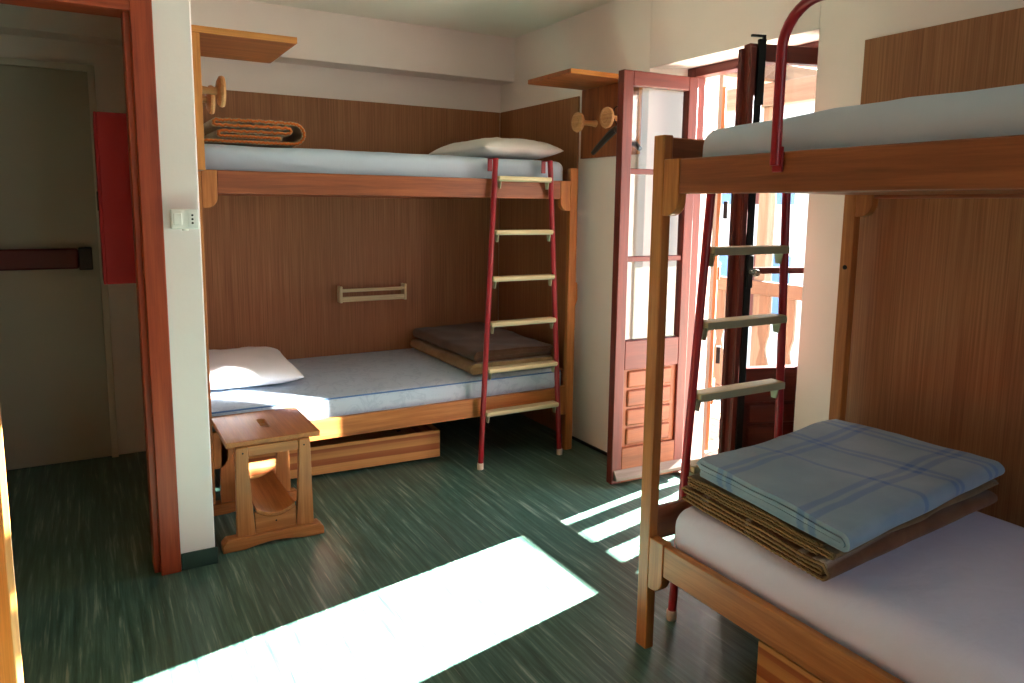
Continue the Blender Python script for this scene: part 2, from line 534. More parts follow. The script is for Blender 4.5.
# ------------------------------------------------------------------ the room
XW, YB, YR, XL, ZC = 2.675, 4.84, -1.45, -1.5, 2.665
FY0 = 3.131                                   # plane of the door frame in the partition
OY0, OY1, OZ = 2.125, 3.19, 2.24              # french door opening, inner face
JX, JY0, JY1 = 2.86, 2.10, 3.095               # where the frame stands

struct(MB().box(XL-.1, 3.10, YR-.1, YB+.1, -.06, 0).build('floor', M['floor'], bevel=0), 'dark green streaked linoleum floor', 'floor')
struct(MB().box(XL-.1, 3.10, YR-.1, YB+.12, ZC-.005, ZC+.08).build('ceiling', M['ceil'], bevel=0), 'plain off-white plaster ceiling', 'ceiling')
struct(MB().box(XL-.1, 3.1, YB, YB+.12, 0, ZC).build('wall_back', M['wall'], bevel=0), 'cream plaster wall behind the far bunk', 'wall')
wr = MB()
wr.prism([(XW, OY1), (JX, JY1), (3.1, JY1), (3.1, YB), (XW, YB)], 'z', 0, ZC)
wr.prism([(XW, YR), (3.1, YR), (3.1, JY0), (JX, JY0), (XW, OY0)], 'z', 0, ZC)
wr.prism([(XW, OY0), (JX, JY0), (3.1, JY0), (3.1, JY1), (JX, JY1), (XW, OY1)], 'z', OZ, ZC)
struct(wr.build('wall_right', M['wall'], bevel=.004), 'cream plaster wall with the french door opening', 'wall')
struct(MB().box(XL-.1, XL, YR, YB, 0, ZC).build('wall_left', M['veneer'], bevel=0), 'brown veneered wall closing the room opposite the french door', 'wall')
# rear wall behind the photographer, with an unseen window added for fill light
W0, W1, WZ0, WZ1 = .9, 2.3, .9, 2.3
rw = MB().box(XL, W0, YR-.1, YR, 0, ZC).box(W1, XW, YR-.1, YR, 0, ZC).box(W0, W1, YR-.1, YR, 0, WZ0).box(W0, W1, YR-.1, YR, WZ1, ZC)
struct(rw.build('wall_rear', M['wall'], bevel=0), 'wall behind the photographer, with a window added for fill light', 'wall')
w2 = thing('fill_window', 'added casement window in the rear wall for fill light', 'window', (1.6, YR-.05, WZ0)); w2['kind'] = 'structure'
fr = MB()
for a, b in ((W0, W0+.06), (W1-.06, W1), ((W0+W1)/2-.04, (W0+W1)/2+.04)): fr.box(a, b, YR-.08, YR-.02, WZ0, WZ1)
fr.box(W0, W1, YR-.08, YR-.02, WZ0, WZ0+.06).box(W0, W1, YR-.08, YR-.02, WZ1-.06, WZ1)
fr.build('fill_window_frame', wood('red', 'z'), w2, world=True)
MB().box(W0+.05, W1-.05, YR-.053, YR-.047, WZ0+.05, WZ1-.05).build('pane', M['glass'], w2, world=True, bevel=0)

# dropped beam along the back wall
struct(MB().box(XL, XW, 4.645, YB, 2.365, ZC).build('beam', M['wall'], bevel=0), 'boxed plaster beam under the ceiling along the back wall', 'beam')
# partition between room and hall
PX0, PX1 = .25, .392
struct(MB().box(PX0, PX1, 3.145, YB, 0, ZC).build('wall_partition', M['white'], bevel=.006), 'narrow white wall end carrying the socket', 'wall')
hw = MB().box(XL, -.68, 3.145, 3.28, 0, ZC).box(-.68, PX0, 3.145, 3.28, 2.26, ZC)
struct(hw.build('wall_hall_front', M['hall'], bevel=0), 'wall above and beside the red door frame', 'wall')
# skirtings
struct(MB().box(PX0+.01, PX1+.006, 3.136, 3.145, 0, .072).box(PX1, PX1+.008, 3.136, 3.6, 0, .072).build('baseboard_partition', M['base'], bevel=.002),
       'green skirting strip at the foot of the white wall end', 'skirting')
struct(MB().box(XW-.012, XW, OY1, 3.835, 0, .018).build('baseboard_right', M['baseblk'], bevel=.002), 'dark skirting below the cream wall by the french door', 'skirting')

# red door frame
df = thing('door_frame', 'red-brown door frame dividing the room from the dark hall', 'door frame', (-.22, 3.2, 0)); df['kind'] = 'structure'
df.name = 'trim_1'; ROOT[df.name] = Vector((-.22, 3.2, 0))
MB().box(.183, .258, 3.128, 3.285, 0, 2.26).box(.160, .19, 3.165, 3.285, 0, 2.26).build('jamb', wood('post_red', 'z'), df, world=True, bevel=.004)
MB().box(-.70, -.62, 3.128, 3.285, 0, 2.26).build('jamb', wood('post_red', 'z'), df, world=True, bevel=.004)
MB().box(-.70, .258, 3.130, 3.285, 2.19, 2.262).build('head', wood('post_red', 'x'), df, world=True, bevel=.004)

# open door leaf of that frame, seen edge-on at the picture's border
hinge = Vector((-.60, 3.075)); free = Vector((-.228, 2.365))
dv = (free-hinge); ang = math.atan2(dv.y, dv.x); wl = dv.length
dl = thing('door_1', 'open orange wooden door leaf, sunlit along its free edge', 'door', (hinge.x, hinge.y, 0), ang); dl['kind'] = 'structure'
MB().box(0, wl, -.02, .0, .01, 2.15).build('leaf', wood('door', 'z'), dl, bevel=.003)
MB().box(wl-.1, wl-.03, -.028, -.02, .98, 1.14).build('handle_plate', M['steel'], dl)
MB().tube([(wl-.065, -.028, 1.06), (wl-.065, -.065, 1.06), (wl-.075, -.075, 1.06), (wl-.18, -.075, 1.06)], .009).build('handle', M['steel'], dl, bevel=0)

# hall exit door
hd = thing('door_2', 'grey hall exit door with a dark red push bar', 'door', (-.4, 4.83, 0)); hd['kind'] = 'structure'
MB().box(-.95, .055, 4.822, 4.84, .006, 2.206).build('leaf', M['halldoor'], hd, world=True, bevel=.002)
pb = MB().box(-.95, -.045, 4.745, 4.80, 1.125, 1.238).build('push_bar', M['darkred'], hd, world=True, bevel=.012)
MB().box(-.045, .022, 4.74, 4.825, 1.118, 1.243).build('bar_end', M['black'], hd, world=True, bevel=.006)
MB().box(-.98, -.95, 4.74, 4.825, 1.118, 1.243).build('bar_end', M['black'], hd, world=True, bevel=.006)
tr = MB().box(.055, .09, 4.80, 4.84, 0, 2.23).box(-.985, -.95, 4.80, 4.84, 0, 2.23).box(-.985, .09, 4.80, 4.84, 2.206, 2.24)
struct(tr.build('trim_2', M['hall'], bevel=.002), 'plain casing around the grey hall door', 'trim')

# red cabinet in the hall
rc = thing('wall_cabinet', 'red wall cabinet hung in the dark hall beside the door frame', 'cabinet', (.15, 3.64, 1.155))
MB().box(.062, .25, 3.52, 3.80, 1.153, 1.862).build('body', M['redbox'], rc, world=True, bevel=.004)
MB().box(.052, .062, 3.52, 3.80, 1.153, 1.862).build('door', M['redbox'], rc, world=True, bevel=.003)
MB().box(.046, .052, 3.54, 3.56, 1.46, 1.54).build('handle', M['black'], rc, world=True, bevel=.002)

# veneer wall panels
struct(MB().box(PX1+.008, XW-.012, YB-.014, YB, 0, 2.171).build('trim_3', M['veneer'], bevel=.002), 'brown veneer panel on the back wall behind the far bunk', 'wall panel')
struct(MB().box(XW-.012, XW, 3.832, YB-.0145, 0, 2.171).build('trim_4', M['veneer'], bevel=.002), 'brown veneer panel on the side wall at the far bunk end', 'wall panel')
struct(MB().box(XW-.014, XW, -.6, 1.90, 0, 2.153).build('trim_5', M['veneer'], bevel=.002), 'brown veneer panel on the wall behind the near bunk', 'wall panel')

# ------------------------------------------------------------------ french doors
frm = thing('window_1', 'red-brown french door frame in the wall opening', 'door frame', (JX+.05, 2.57, 0)); frm['kind'] = 'structure'
MB().box(JX, JX+.08, JY1-.06, JY1, 0, OZ).build('jamb', wood('red', 'z'), frm, world=True, bevel=.004)
MB().box(JX, JX+.08, JY0, JY0+.055, 0, OZ).build('jamb', wood('red', 'z'), frm, world=True, bevel=.004)
MB().box(JX, JX+.08, JY0+.0555, JY1-.0605, 2.192, OZ).build('head', wood('red', 'y'), frm, world=True, bevel=.004)
MB().box(JX-.03, 3.1, JY0, JY1, 0, .018).build('threshold', wood('grey', 'y'), frm, world=True, bevel=.004)

def french_leaf(name, label, hx, hy, fx, fy, flip, lower):
    """local: x from the hinge to the free edge, room face at y=0, thickness to +y (flip: to -y)"""
    d = Vector((fx-hx, fy-hy)); w = d.length; a = math.atan2(d.y, d.x)
    t = .05*(-1 if flip else 1)
    r = thing(name, label, 'door leaf', (hx, hy, 0), a)
    y0, y1 = min(0, t), max(0, t)
    z0, z1 = .022, 2.18
    sw = .062
    RZ, RX = wood('red', 'z'), wood('red', 'x')
    MB().box(0, sw, y0, y1, z0, z1).build('stile', RZ, r, bevel=.004)
    MB().box(w-sw, w, y0, y1, z0, z1).build('stile', RZ, r, bevel=.004)
    MB().box(sw, w-sw, y0, y1, 2.108, z1).build('rail', RX, r, bevel=.004)
    MB().box(sw, w-sw, y0, y1, .645, .80).build('rail', RX, r, bevel=.004)
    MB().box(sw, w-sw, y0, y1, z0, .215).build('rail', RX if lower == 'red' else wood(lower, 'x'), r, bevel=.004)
    for zc in (1.232, 1.683):
        MB().box(sw, w-sw, y0+.008, y1-.008, zc-.014, zc+.014).build('glazing_bar', RX, r, bevel=.004)
    yc = (y0+y1)/2
    for za, zb in ((.80, 1.218), (1.246, 1.669), (1.697, 2.108)):
        MB().box(sw-.004, w-sw+.004, yc-.002, yc+.002, za-.003, zb+.003).build('pane', M['glass'], r, bevel=0)
    for k in range(4):                                       # raised boards in the lower field
        zb = .222+k*.105
        pr = MB().box(sw+.03, w-sw-.03, yc-.019, yc+.019, zb+.004, zb+.098)
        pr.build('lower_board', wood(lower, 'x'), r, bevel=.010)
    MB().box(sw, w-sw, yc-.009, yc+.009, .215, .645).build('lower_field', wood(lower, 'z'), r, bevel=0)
    s = 1 if flip else -1                                     # room side
    yr = 0
    f = MB().prism([(yr, .045), (yr+s*.028, .045), (yr+s*.028, .062), (yr, .10)], 'x', .012, w-.012)
    f.build('drip_board', wood('grey', 'x'), r, bevel=.003)
    return r, w, s

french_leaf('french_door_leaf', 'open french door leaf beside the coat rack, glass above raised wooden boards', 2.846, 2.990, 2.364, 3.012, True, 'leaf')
lf, lw, ls = french_leaf('french_door_leaf', 'half-open french door leaf with black bolt rod, next to the near bunk', 2.857, 2.126, 2.428, 2.264, True, 'red')
MB().box(lw-.004, lw+.018, -.062, -.036, .04, 2.165).build('cover_strip', wood('red', 'z'), lf, bevel=.004)
MB().box(lw-.026, lw-.002, .0005, .012, .04, 2.165).build('cover_strip', wood('red', 'z'), lf, bevel=.004)
MB().box(lw-.060, lw-.030, 0.0005, .012, .12, 1.95).build('bolt_rod', M['iron'], lf, bevel=.002)
MB().box(lw-.066, lw-.034, 0, .018, 1.93, 2.195).box(lw-.066, lw-.052, .002, .014, 2.19, 2.212).box(lw-.066, lw+.0, .002, .014, 2.203, 2.213).build('bolt_hook', M['iron'], lf, bevel=.002)
MB().box(lw-.062, lw-.034, .0125, .02, 1.16, 1.30).build('handle_plate', M['iron'], lf, bevel=.002)
MB().lathe((lw-.048, .02, 1.23), (0, 1, 0), [(.008, 0), (.007, .03), (.014, .036), (.017, .046), (.014, .056), (.004, .06)], 16).build('knob', M['steel'], lf, bevel=0)

# ------------------------------------------------------------------ bunks
def bracket_mb(u0, u1, v0, v1, z0, z1, round_at):
    r = (u1-u0)*.75
    pts = []
    n = 7
    if round_at == 'hi':
        pts = [(u0, z1), (u0, z0)] + [(u1-r+r*math.sin(PI/2*k/n), z0+r-r*math.cos(PI/2*k/n)) for k in range(n+1)] + [(u1, z1)]
    else:
        pts = [(u1, z1), (u1, z0)] + [(u0+r-r*math.sin(PI/2*k/n), z0+r-r*math.cos(PI/2*k/n)) for k in range(n+1)] + [(u0, z1)]
    return MB().prism(pts, 'y', v0, v1)

def make_bunk(name, label, loc, rotz, D, L, free):
    r = thing(name, label, 'bunk bed', loc, rotz)
    pw, pt, H = .052, .036, 1.725
    for u in (0, L-pw):
        for v in ((0, D-pt) if free else (0,)):
            MB().box(u, u+pw, v, v+pt, 0, H).build('post', wood('post', 'z'), r, bevel=.004)
    for v in (0, D-pt):
        for z0, z1 in ((1.542, 1.648), (.295, .402)):
            MB().box(pw+.068, L-pw-.068, v+.003, v+pt-.003, z0, z1).build('side_rail', wood('rail' if z0 > 1 else 'post', 'x'), r, bevel=.004)
        if v and not free: continue
        for z0, z1 in ((1.474, 1.649), (.228, .407)):
            bracket_mb(pw, pw+.068, v, v+pt, z0, z1, 'hi').build('bracket', wood('post', 'z'), r, bevel=.003)
            bracket_mb(L-pw-.068, L-pw, v, v+pt, z0, z1, 'lo').build('bracket', wood('post', 'z'), r, bevel=.003)
    for u in (.014, L-.036):
        for z0, z1 in ((1.6, 1.72), (.38, .495)):
            MB().box(u, u+.022, pt, D-pt, z0, z1).build('end_board', wood('rail', 'y'), r, bevel=.004)
    for z in (1.555, .31):
        b = MB().box(.04, L-.04, pt, D-pt, z, z+.016)
        b.build('bed_base', wood('shelf', 'x'), r, bevel=.002)
    for z, u in ((1.02, .004), (1.02, L-.004)):
        pass
    return r, L, D

bunkA, _, _ = make_bunk('bunk_bed', 'wooden two-tier bunk along the back wall, red ladder at its far end', (.415, 3.655, 0), 0, 1.17, 2.135, False)
cb = MB().prism([(2.135, 1.045), (2.147, 1.045), (2.153, 1.03), (2.153, .94), (2.135, .885)], 'y', .004, .032)
cb.build('catch_block', wood('post', 'z'), bunkA, bevel=.002)
bunkB, _, _ = make_bunk('bunk_bed', 'wooden two-tier bunk at the near wall with red guard tube on its upper rail', (1.575, 1.845, 0), -PI/2, .99, 2.15, True)
# red guard tube: rises from the upper rail, bends and runs along the bed
gp = [(.495, -.012, 1.612), (.495, -.012, 1.90)]
for k in range(1, 9):
    t = PI/2*k/8
    gp.append((.495+.11*(1-math.cos(t)), -.012, 1.90+.11*math.sin(t)))
gp += [(1.30, -.012, 2.01)]
for k in range(1, 9):
    t = PI/2*k/8
    gp.append((1.30+.11*math.sin(t), -.012, 1.90+.11*math.cos(t)))
gp += [(1.41, -.012, 1.612)]
MB().tube(gp, .0135, 14).build('guard_tube', M['redmetal'], bunkB, bevel=0)
for u in (.495, 1.41):
    MB().box(u-.016, u+.016, -.006, .0, 1.595, 1.66).build('tube_bracket', M['redmetal'], bunkB, bevel=.002)
for z in (1.28, .62):
    MB().lathe((.026, .954, z), (0, -1, 0), [(.009, 0), (.009, .003), (.004, .005)], 12).build('bolt_head', M['iron'], bunkB, bevel=0)

# ------------------------------------------------------------------ ladders
def make_ladder(label, loc, rotz):
    r = thing('bunk_ladder', label, 'ladder', loc, rotz)
    H = 1.775
    def hw(z): return .272-.095*z/H
    def lean(z): return .0-.0+.018*z/H
    for s in (-1, 1):
        pts = [(s*hw(z), lean(z), z) for z in (.03, .45, .9, 1.35, H-.015)]
        st = MB().tube(pts, .0155, 12).build('stile', M['redmetal'], r, bevel=0)
        hk = MB().box(s*hw(H)-.014, s*hw(H)+.014, lean(H)-.01, lean(H)+.072, H-.02, H-.014)
        hk.box(s*hw(H)-.014, s*hw(H)+.014, lean(H)+.066, lean(H)+.072, H-.085, H-.014)
        hk.build('hook', M['redmetal'], st, bevel=.002)
        MB().lathe((s*hw(0), lean(0), 0), (0, 0, 1), [(.017, 0), (.0185, .004), (.0185, .032), (.0165, .038)], 14).build('foot_cap', M['cap'], st, bevel=0)
    for z in (.318, .568, .832, 1.088, 1.348, 1.645):
        w = hw(z)-.012
        sp = MB().box(-w, w, lean(z)-.034, lean(z)+.03, z-.004, z+.018).build('step', wood('step', 'x'), r, bevel=.005)
        MB().box(-w, w, lean(z)-.026, lean(z)+.022, z-.010, z-.0045).box(-w, w, lean(z)+.0305, lean(z)+.034, z-.010, z+.016).build('step_channel', M['zinc'], sp, bevel=.002)
        for s in (-1, 1):
            b = MB().prism([(z-.0105, lean(z)-.02), (z-.0105, lean(z)+.02), (z-.05, lean(z)+.012), (z-.05, lean(z)-.012)], 'x', 0, .005)
            b.v = [(s*(w-.016)+p[0], p[2], p[1]) for p in b.v]
            b.build('step_bracket', M['zinc'], sp, bevel=.001)
    return r

ladA = make_ladder('red tubular ladder with pale wooden steps leaning on the far bunk', (2.154, 3.608, 0), 0)
ladB = copy_thing(ladA, (2.055, 1.894, 0), PI, 'red tubular ladder behind the near bunk, in front of the french doors')
ladA['group'] = 'bunk ladders'; ladB['group'] = 'bunk ladders'

# ------------------------------------------------------------------ mattresses
def mattress(label, cx, cy, z, hx, hy, hz, r, mat, **kw):
    root = thing('mattress', label, 'mattress', (cx, cy, z))
    mb = soft_box(hx, hy, hz, r, **kw)
    mb.build('cover', mat, root, bevel=0, angle=80)
    return root, mb

mA1, _ = mattress('sheeted pale blue mattress on the upper tier of the far bunk', 1.482, 4.25, 1.5715, 1.022, .53, .098, .045, M['sheet_blue'], crown=.022, rough=.005, seed=3, nx=24, ny=12)
mA2, _ = mattress('bare blue ticking mattress on the lower tier of the far bunk', 1.482, 4.25, .3265, 1.022, .54, .085, .022, M['ticking'], crown=.022, rough=.002, seed=5, nx=20, ny=10)
pp = [(-1.022, -.54), (1.022, -.54), (1.022, .54), (-1.022, .54)]
loop = []
cr = .022
for (x, y), (sx, sy), a0 in (((-1.022, -.54), (1, 1), PI), ((1.022, -.54), (-1, 1), 1.5*PI), ((1.022, .54), (-1, -1), 0), ((-1.022, .54), (1, -1), .5*PI)):
    for k in range(5):
        a = a0+PI/2*k/4
        loop.append((x+sx*cr+(cr-.004)*math.cos(a), y+sy*cr+(cr-.004)*math.sin(a), .165))
def dense(l):
    out = []
    for i in range(len(l)):
        a = Vector(l[i]); b = Vector(l[(i+1) % len(l)]); n = max(1, int((b-a).length/.1))
        out += [a.lerp(b, k/n) for k in range(n)]
    return out + [Vector(l[0])]
MB().tube(dense(loop), .0042, 8).build('piping', M['piping'], mA2, bevel=0)
mB1, _ = mattress('sheeted grey-blue mattress on the upper tier of the near bunk', 2.07, .728, 1.5715, .44, .985, .082, .05, M['sheet_grey'], crown=.06, rough=.006, seed=9, nx=12, ny=24)
mB2, _ = mattress('lavender-white sheeted mattress on the lower tier of the near bunk', 2.075, .765, .3265, .455, 1.0, .10, .075, M['sheet_lav'], crown=.012, rough=.005, seed=12, nx=14, ny=26)

# ------------------------------------------------------------------ pillows
def pillow(label, loc, rotz, hx, hy, h, mat, seed, tilt=None):
    mb = pillow_mesh(hx, hy, h, seed)
    o = mb.build('pillow', mat, bevel=0, angle=170)
    # keep the mesh centred on its base
    o.location = loc; o.rotation_euler = (tilt or 0, 0, rotz)
    return tag(o, label, 'pillow')
pillow('white pillow on the upper mattress of the far bunk, behind the ladder top', (2.255, 4.17, 1.777), .0, .27, .40, .075, M['pillow'], 2)
pillow('white pillow half in sunlight on the ticking mattress of the far bunk', (.715, 4.33, .508), -.05, .285, .37, .082, M['pillow2'], 6)

# ------------------------------------------------------------------ blankets
def blanket(name, label, loc, rotz, nl, L, W, t, gap, seed, mat, hem=None, hem_end=False, squig=.0, hr=.0, **kw):
    """local x across the stack of folds, y along the fold ends"""
    root = thing(name, label, 'blanket', loc, rotz)
    mb, H = folded(nl, L, W, t, gap, seed, **kw)
    mb.build('cloth', mat, root, bevel=0, angle=60)
    if hem:
        line = mb.back if hem_end else mb.front
        pts, k = [], 0
        for p, q in zip(line, line[1:]):
            p, q = Vector(p), Vector(q); d = (q-p); c = max(1, int(d.length/.008))
            nrm = Vector((-d.z, 0, d.x)).normalized()
            for i in range(c):
                pts.append(p+d*i/c + nrm*squig*(1 if k % 2 else -1) + Vector((0, .003 if hem_end else -.003, 0))); k += 1
        MB().tube(pts, hr or t*.4, 6).build('edging', hem, root, bevel=0, angle=180)
    return root, H
def rot_blanket(name, label, corner, rotz, nl, Ls, Ww, t, gap, seed, mat, **kw):
    return blanket(name, label, corner, rotz, nl, Ls, Ww, t, gap, seed, mat, **kw)

zt = .535
# near bunk: profile (folds) faces the room, so fold direction s runs along world Y
b1, h1 = rot_blanket('folded_blanket', 'russet brown blanket with pale stripes, bottom of the near bunk stack', (2.565, 1.215, zt), PI/2+.075, 4, .60, .95, .0105, .003, 21, M['brown2'], wave=.006, taper=.115, path=nested(.60, .0095, .0035), hem=M['hem'], hem_end=True, squig=.0012)
b2, h2 = rot_blanket('folded_blanket', 'olive brown blanket in the middle of the near bunk stack', (2.555, 1.225, zt+h1+.004), PI/2+.085, 4, .575, .93, .009, .002, 22, M['brown1'], wave=.007, taper=.11, spread=.05, hem=M['hem'], hem_end=True, squig=.0012)
b3, h3 = rot_blanket('folded_blanket', 'light blue plaid blanket folded on top of the near bunk stack', (2.543, 1.195, zt+h1+h2+.008), PI/2+.116, 4, .58, .94, .013, .002, 25, M['plaid'], wave=.006, taper=.14, path=nested(.58, .013, .002))
# far bunk, lower tier
b4, h4 = rot_blanket('folded_blanket', 'tan blanket under the dark one on the ticking mattress', (1.90, 3.77, .515), .0, 3, .56, .93, .016, .003, 31, M['tan'], wave=.004, path=nested(.56, .0125, .003))
b5, h5 = rot_blanket('folded_blanket', 'chocolate brown blanket on top of the tan one behind the ladder', (1.935, 3.79, .515+h4+.004), .0, 3, .54, .95, .016, .003, 33, M['choc'], wave=.007, path=nested(.54, .0135, .003))
# far bunk, upper tier: folds seen from the front
b6, h6 = rot_blanket('folded_blanket', 'rust and cream blanket with orange edging on the upper far bunk', (.47, 3.98, 1.795), .0, 4, .54, .5, .0195, .010, 41, M['cream'], wave=.002, path=roll_path(), hem=M['trimor'], squig=.0025, hr=.0068)

# ------------------------------------------------------------------ wooden stool
st = thing('wooden_stool', 'small wooden stool with slotted seat beside the white wall end', 'stool', (.66, 3.46, 0))
SX0, SX1, SY0, SY1, SZ = .463, .868, 3.235, 3.695, .48
# seat with a hand slot
bm = bmesh.new()
outer = [bm.verts.new((x, y, 0)) for x, y in ((SX0, SY0), (SX1, SY0), (SX1, SY1), (SX0, SY1))]
sc_, sl, sr = Vector(((SX0+SX1)/2, (SY0+SY1)/2+.01)), .055, .019
inner = []
for k in range(8):
    a = -PI/2+PI*k/7; inner.append(bm.verts.new((sc_.x+sl+sr*math.cos(a), sc_.y+sr*math.sin(a), 0)))
for k in range(8):
    a = PI/2+PI*k/7; inner.append(bm.verts.new((sc_.x-sl+sr*math.cos(a), sc_.y+sr*math.sin(a), 0)))
# the slot lies diagonal to the room, along the seat's depth
for v in inner:
    d = Vector((v.co.x-sc_.x, v.co.y-sc_.y)); a = math.radians(90)
    v.co = Vector((sc_.x+d.x*math.cos(a)-d.y*math.sin(a), sc_.y+d.x*math.sin(a)+d.y*math.cos(a), 0))
ed = [bm.edges.new((outer[i], outer[(i+1) % 4])) for i in range(4)] + [bm.edges.new((inner[i], inner[(i+1) % 16])) for i in range(16)]
bmesh.ops.triangle_fill(bm, use_beauty=True, use_dissolve=False, edges=ed)
ext = bmesh.ops.extrude_face_region(bm, geom=list(bm.faces))
for g in ext['geom']:
    if isinstance(g, bmesh.types.BMVert): g.co.z += .024
bmesh.ops.recalc_face_normals(bm, faces=bm.faces)
sm = MB(); bm.verts.index_update()
sm.add([(v.co.x, v.co.y, v.co.z+SZ-.024) for v in bm.verts], [tuple(v.index for v in f.verts) for f in bm.faces]); bm.free()
sm.build('seat', wood('stool', 'y'), st, world=True, bevel=.003)
for y0 in (3.222, 3.655):
    y1 = y0+.03
    # foot bar with a shallow arch beneath
    fx0, fx1 = .43, .868
    pts = [(fx0, .0), (fx0+.09, .0)] + [(fx0+.09+(fx1-fx0-.18)*k/8, .016*math.sin(PI*k/8)) for k in range(1, 8)] + [(fx1-.09, 0), (fx1, 0), (fx1, .035), (fx1-.02, .055), (fx0+.02, .055), (fx0, .035)]
    MB().prism(pts, 'y', y0-.016, y1+.016).build('foot_bar', wood('stool', 'x'), st, world=True, bevel=.004)
    for s, xo in ((1, .492), (-1, .826)):
        wt, wb = .058, .078
        n = 6
        ins = [(xo+s*(wt+(wb-wt)*(k/n)**1.5), SZ-.024-(SZ-.024-.055)*k/n) for k in range(n+1)]
        poly = [(xo+s*.008, SZ-.024)] + ins + [(xo, .055)]
        MB().prism(poly, 'y', y0, y1).build('leg', wood('stool', 'z'), st, world=True, bevel=.003)
    # apron under the seat and hollowed cross panel
    MB().box(.551, .767, y0+.004, y1-.004, SZ-.07, SZ-.024).build('apron', wood('stool', 'x'), st, world=True, bevel=.002)
    xa, xb = .57, .748
    top = [(xa+(xb-xa)*k/10, .152-.03*math.sin(PI*k/10)) for k in range(11)]
    MB().prism([(xb, .055), (xa, .055)] + top, 'y', y0+.004, y1-.004).build('cross_panel', wood('stool', 'x'), st, world=True, bevel=.002)
xa, xb = .575, .743
top = [(xa+(xb-xa)*k/10, .154-.03*math.sin(PI*k/10)) for k in range(11)]
MB().prism(top + [(p[0], p[1]+.016) for p in reversed(top)], 'y', 3.222, 3.685).build('trough_shelf', wood('stool', 'y'), st, world=True, bevel=.002)
for y in (3.2195,):
    for x in (.528, .79):
        MB().lathe((x, y+.003, .43), (0, -1, 0), [(.004, 0), (.004, .002)], 10).build('screw_head', M['iron'], st, world=True, bevel=0)
    MB().lathe((.66, y+.0075, .10), (0, -1, 0), [(.004, 0), (.004, .002)], 10).build('screw_head', M['iron'], st, world=True, bevel=0)

# ------------------------------------------------------------------ drawers under the bunks
def drawer(label, loc, rotz, L, D, H, matk):
    r = thing('bed_drawer', label, 'drawer', loc, rotz)
    MB().box(0, L, 0, .022, .018, H).build('front', matk, r, bevel=.003)
    MB().box(0, L, D-.02, D, .018, H).build('back', matk, r, bevel=.003)
    for u in (0, L-.02): MB().box(u, u+.02, .022, D-.02, .018, H).build('side', M['pine_y'], r, bevel=.003)
    MB().box(.02, L-.02, .022, D-.02, .02, .032).build('bottom', M['pine_x'], r, bevel=0)
    for u in (.08, L-.08):
        for v in (.08, D-.08):
            MB().tube([(u-.012, v, .018), (u+.012, v, .018)], .018, 14).build('wheel', M['black'], r, bevel=0)
    return r
dA = drawer('striped pine drawer on the floor under the far bunk behind the stool', (.62, 3.925, 0), -.05, 1.13, .62, .18, M['pine_x'])
dB = drawer('striped pine drawer on the floor under the near bunk', (1.725, 1.447, 0), -PI/2, 1.15, .62, .18, M['pine_x'])

# ------------------------------------------------------------------ coat racks
def coat_rack(label, x, s, y0, y1, z0, xs, pegs, px, zs=2.199, bt=.022, ys=0):
    ys = ys or y0
    """board on a wall at x, shelf reaching out to xs (s: +1 reaches +x)"""
    r = thing('coat_rack', label, 'coat rack', (x, (y0+y1)/2, z0))
    MB().box(min(x, x+s*bt), max(x, x+s*bt), y0, y1, z0, zs-.001).build('back_board', wood('shelf', 'z'), r, world=True, bevel=.003)
    MB().box(min(x, xs), max(x, xs), ys, y1, zs, zs+.026).build('shelf', wood('shelf', 'x'), r, world=True, bevel=.003)
    ed = MB().box(min(x, xs), max(x, xs), ys-.004, ys, zs+.0002, zs+.0258).build('lit_edge_strip', wood('door', 'x'), r, world=True, bevel=.001)  # light on the rack's near edges painted as a paler orange wood
    eb = MB().box(min(x+s*.0, x+s*bt), max(x, x+s*bt), y0-.004, y0, z0, zs-.001).build('lit_edge_strip', wood('door', 'z'), r, world=True, bevel=.001)
    for y, z, rad in pegs:
        l = abs(px-x)-bt
        p = MB().lathe((x+s*bt, y, z), (s, 0, 0), [(.022, 0), (.017, .02), (.014, l*.5), (.017, l-.012), (.02, l-.008)], 18).build('peg', wood('peg', 'x'), r, world=True, bevel=0)
        k = MB().lathe((x+s*(bt+l-.008), y, z), (s, 0, 0), [(rad*.66, -.006), (rad*.95, .003), (rad, .012), (rad*.96, .021), (rad*.62, .024), (rad*.58, .0215), (rad*.40, .0215), (rad*.36, .024), (rad*.2, .0235), (.001, .0225)], 28)
        k.build('peg_disc', wood('peg', 'y'), p, bevel=0, world=False)
        ko = [o for o in C.objects if o.parent is p][-1]
        ko.data.transform(Matrix.Translation(-ROOT[r.name]))
    return r
coat_rack('shelf with hat pegs on the cream wall beside the french doors', XW, -1, 3.245, 3.785, 1.79, 2.27, [(3.358, 1.988, .058), (3.636, 1.988, .058)], 2.53, ys=3.345)
coat_rack('shelf with hat pegs on the white partition above the far bunk', PX1, 1, 3.19, 3.695, 1.627, .80, [(3.33, 1.955, .064), (3.62, 1.955, .064)], .515, 2.152, .033)

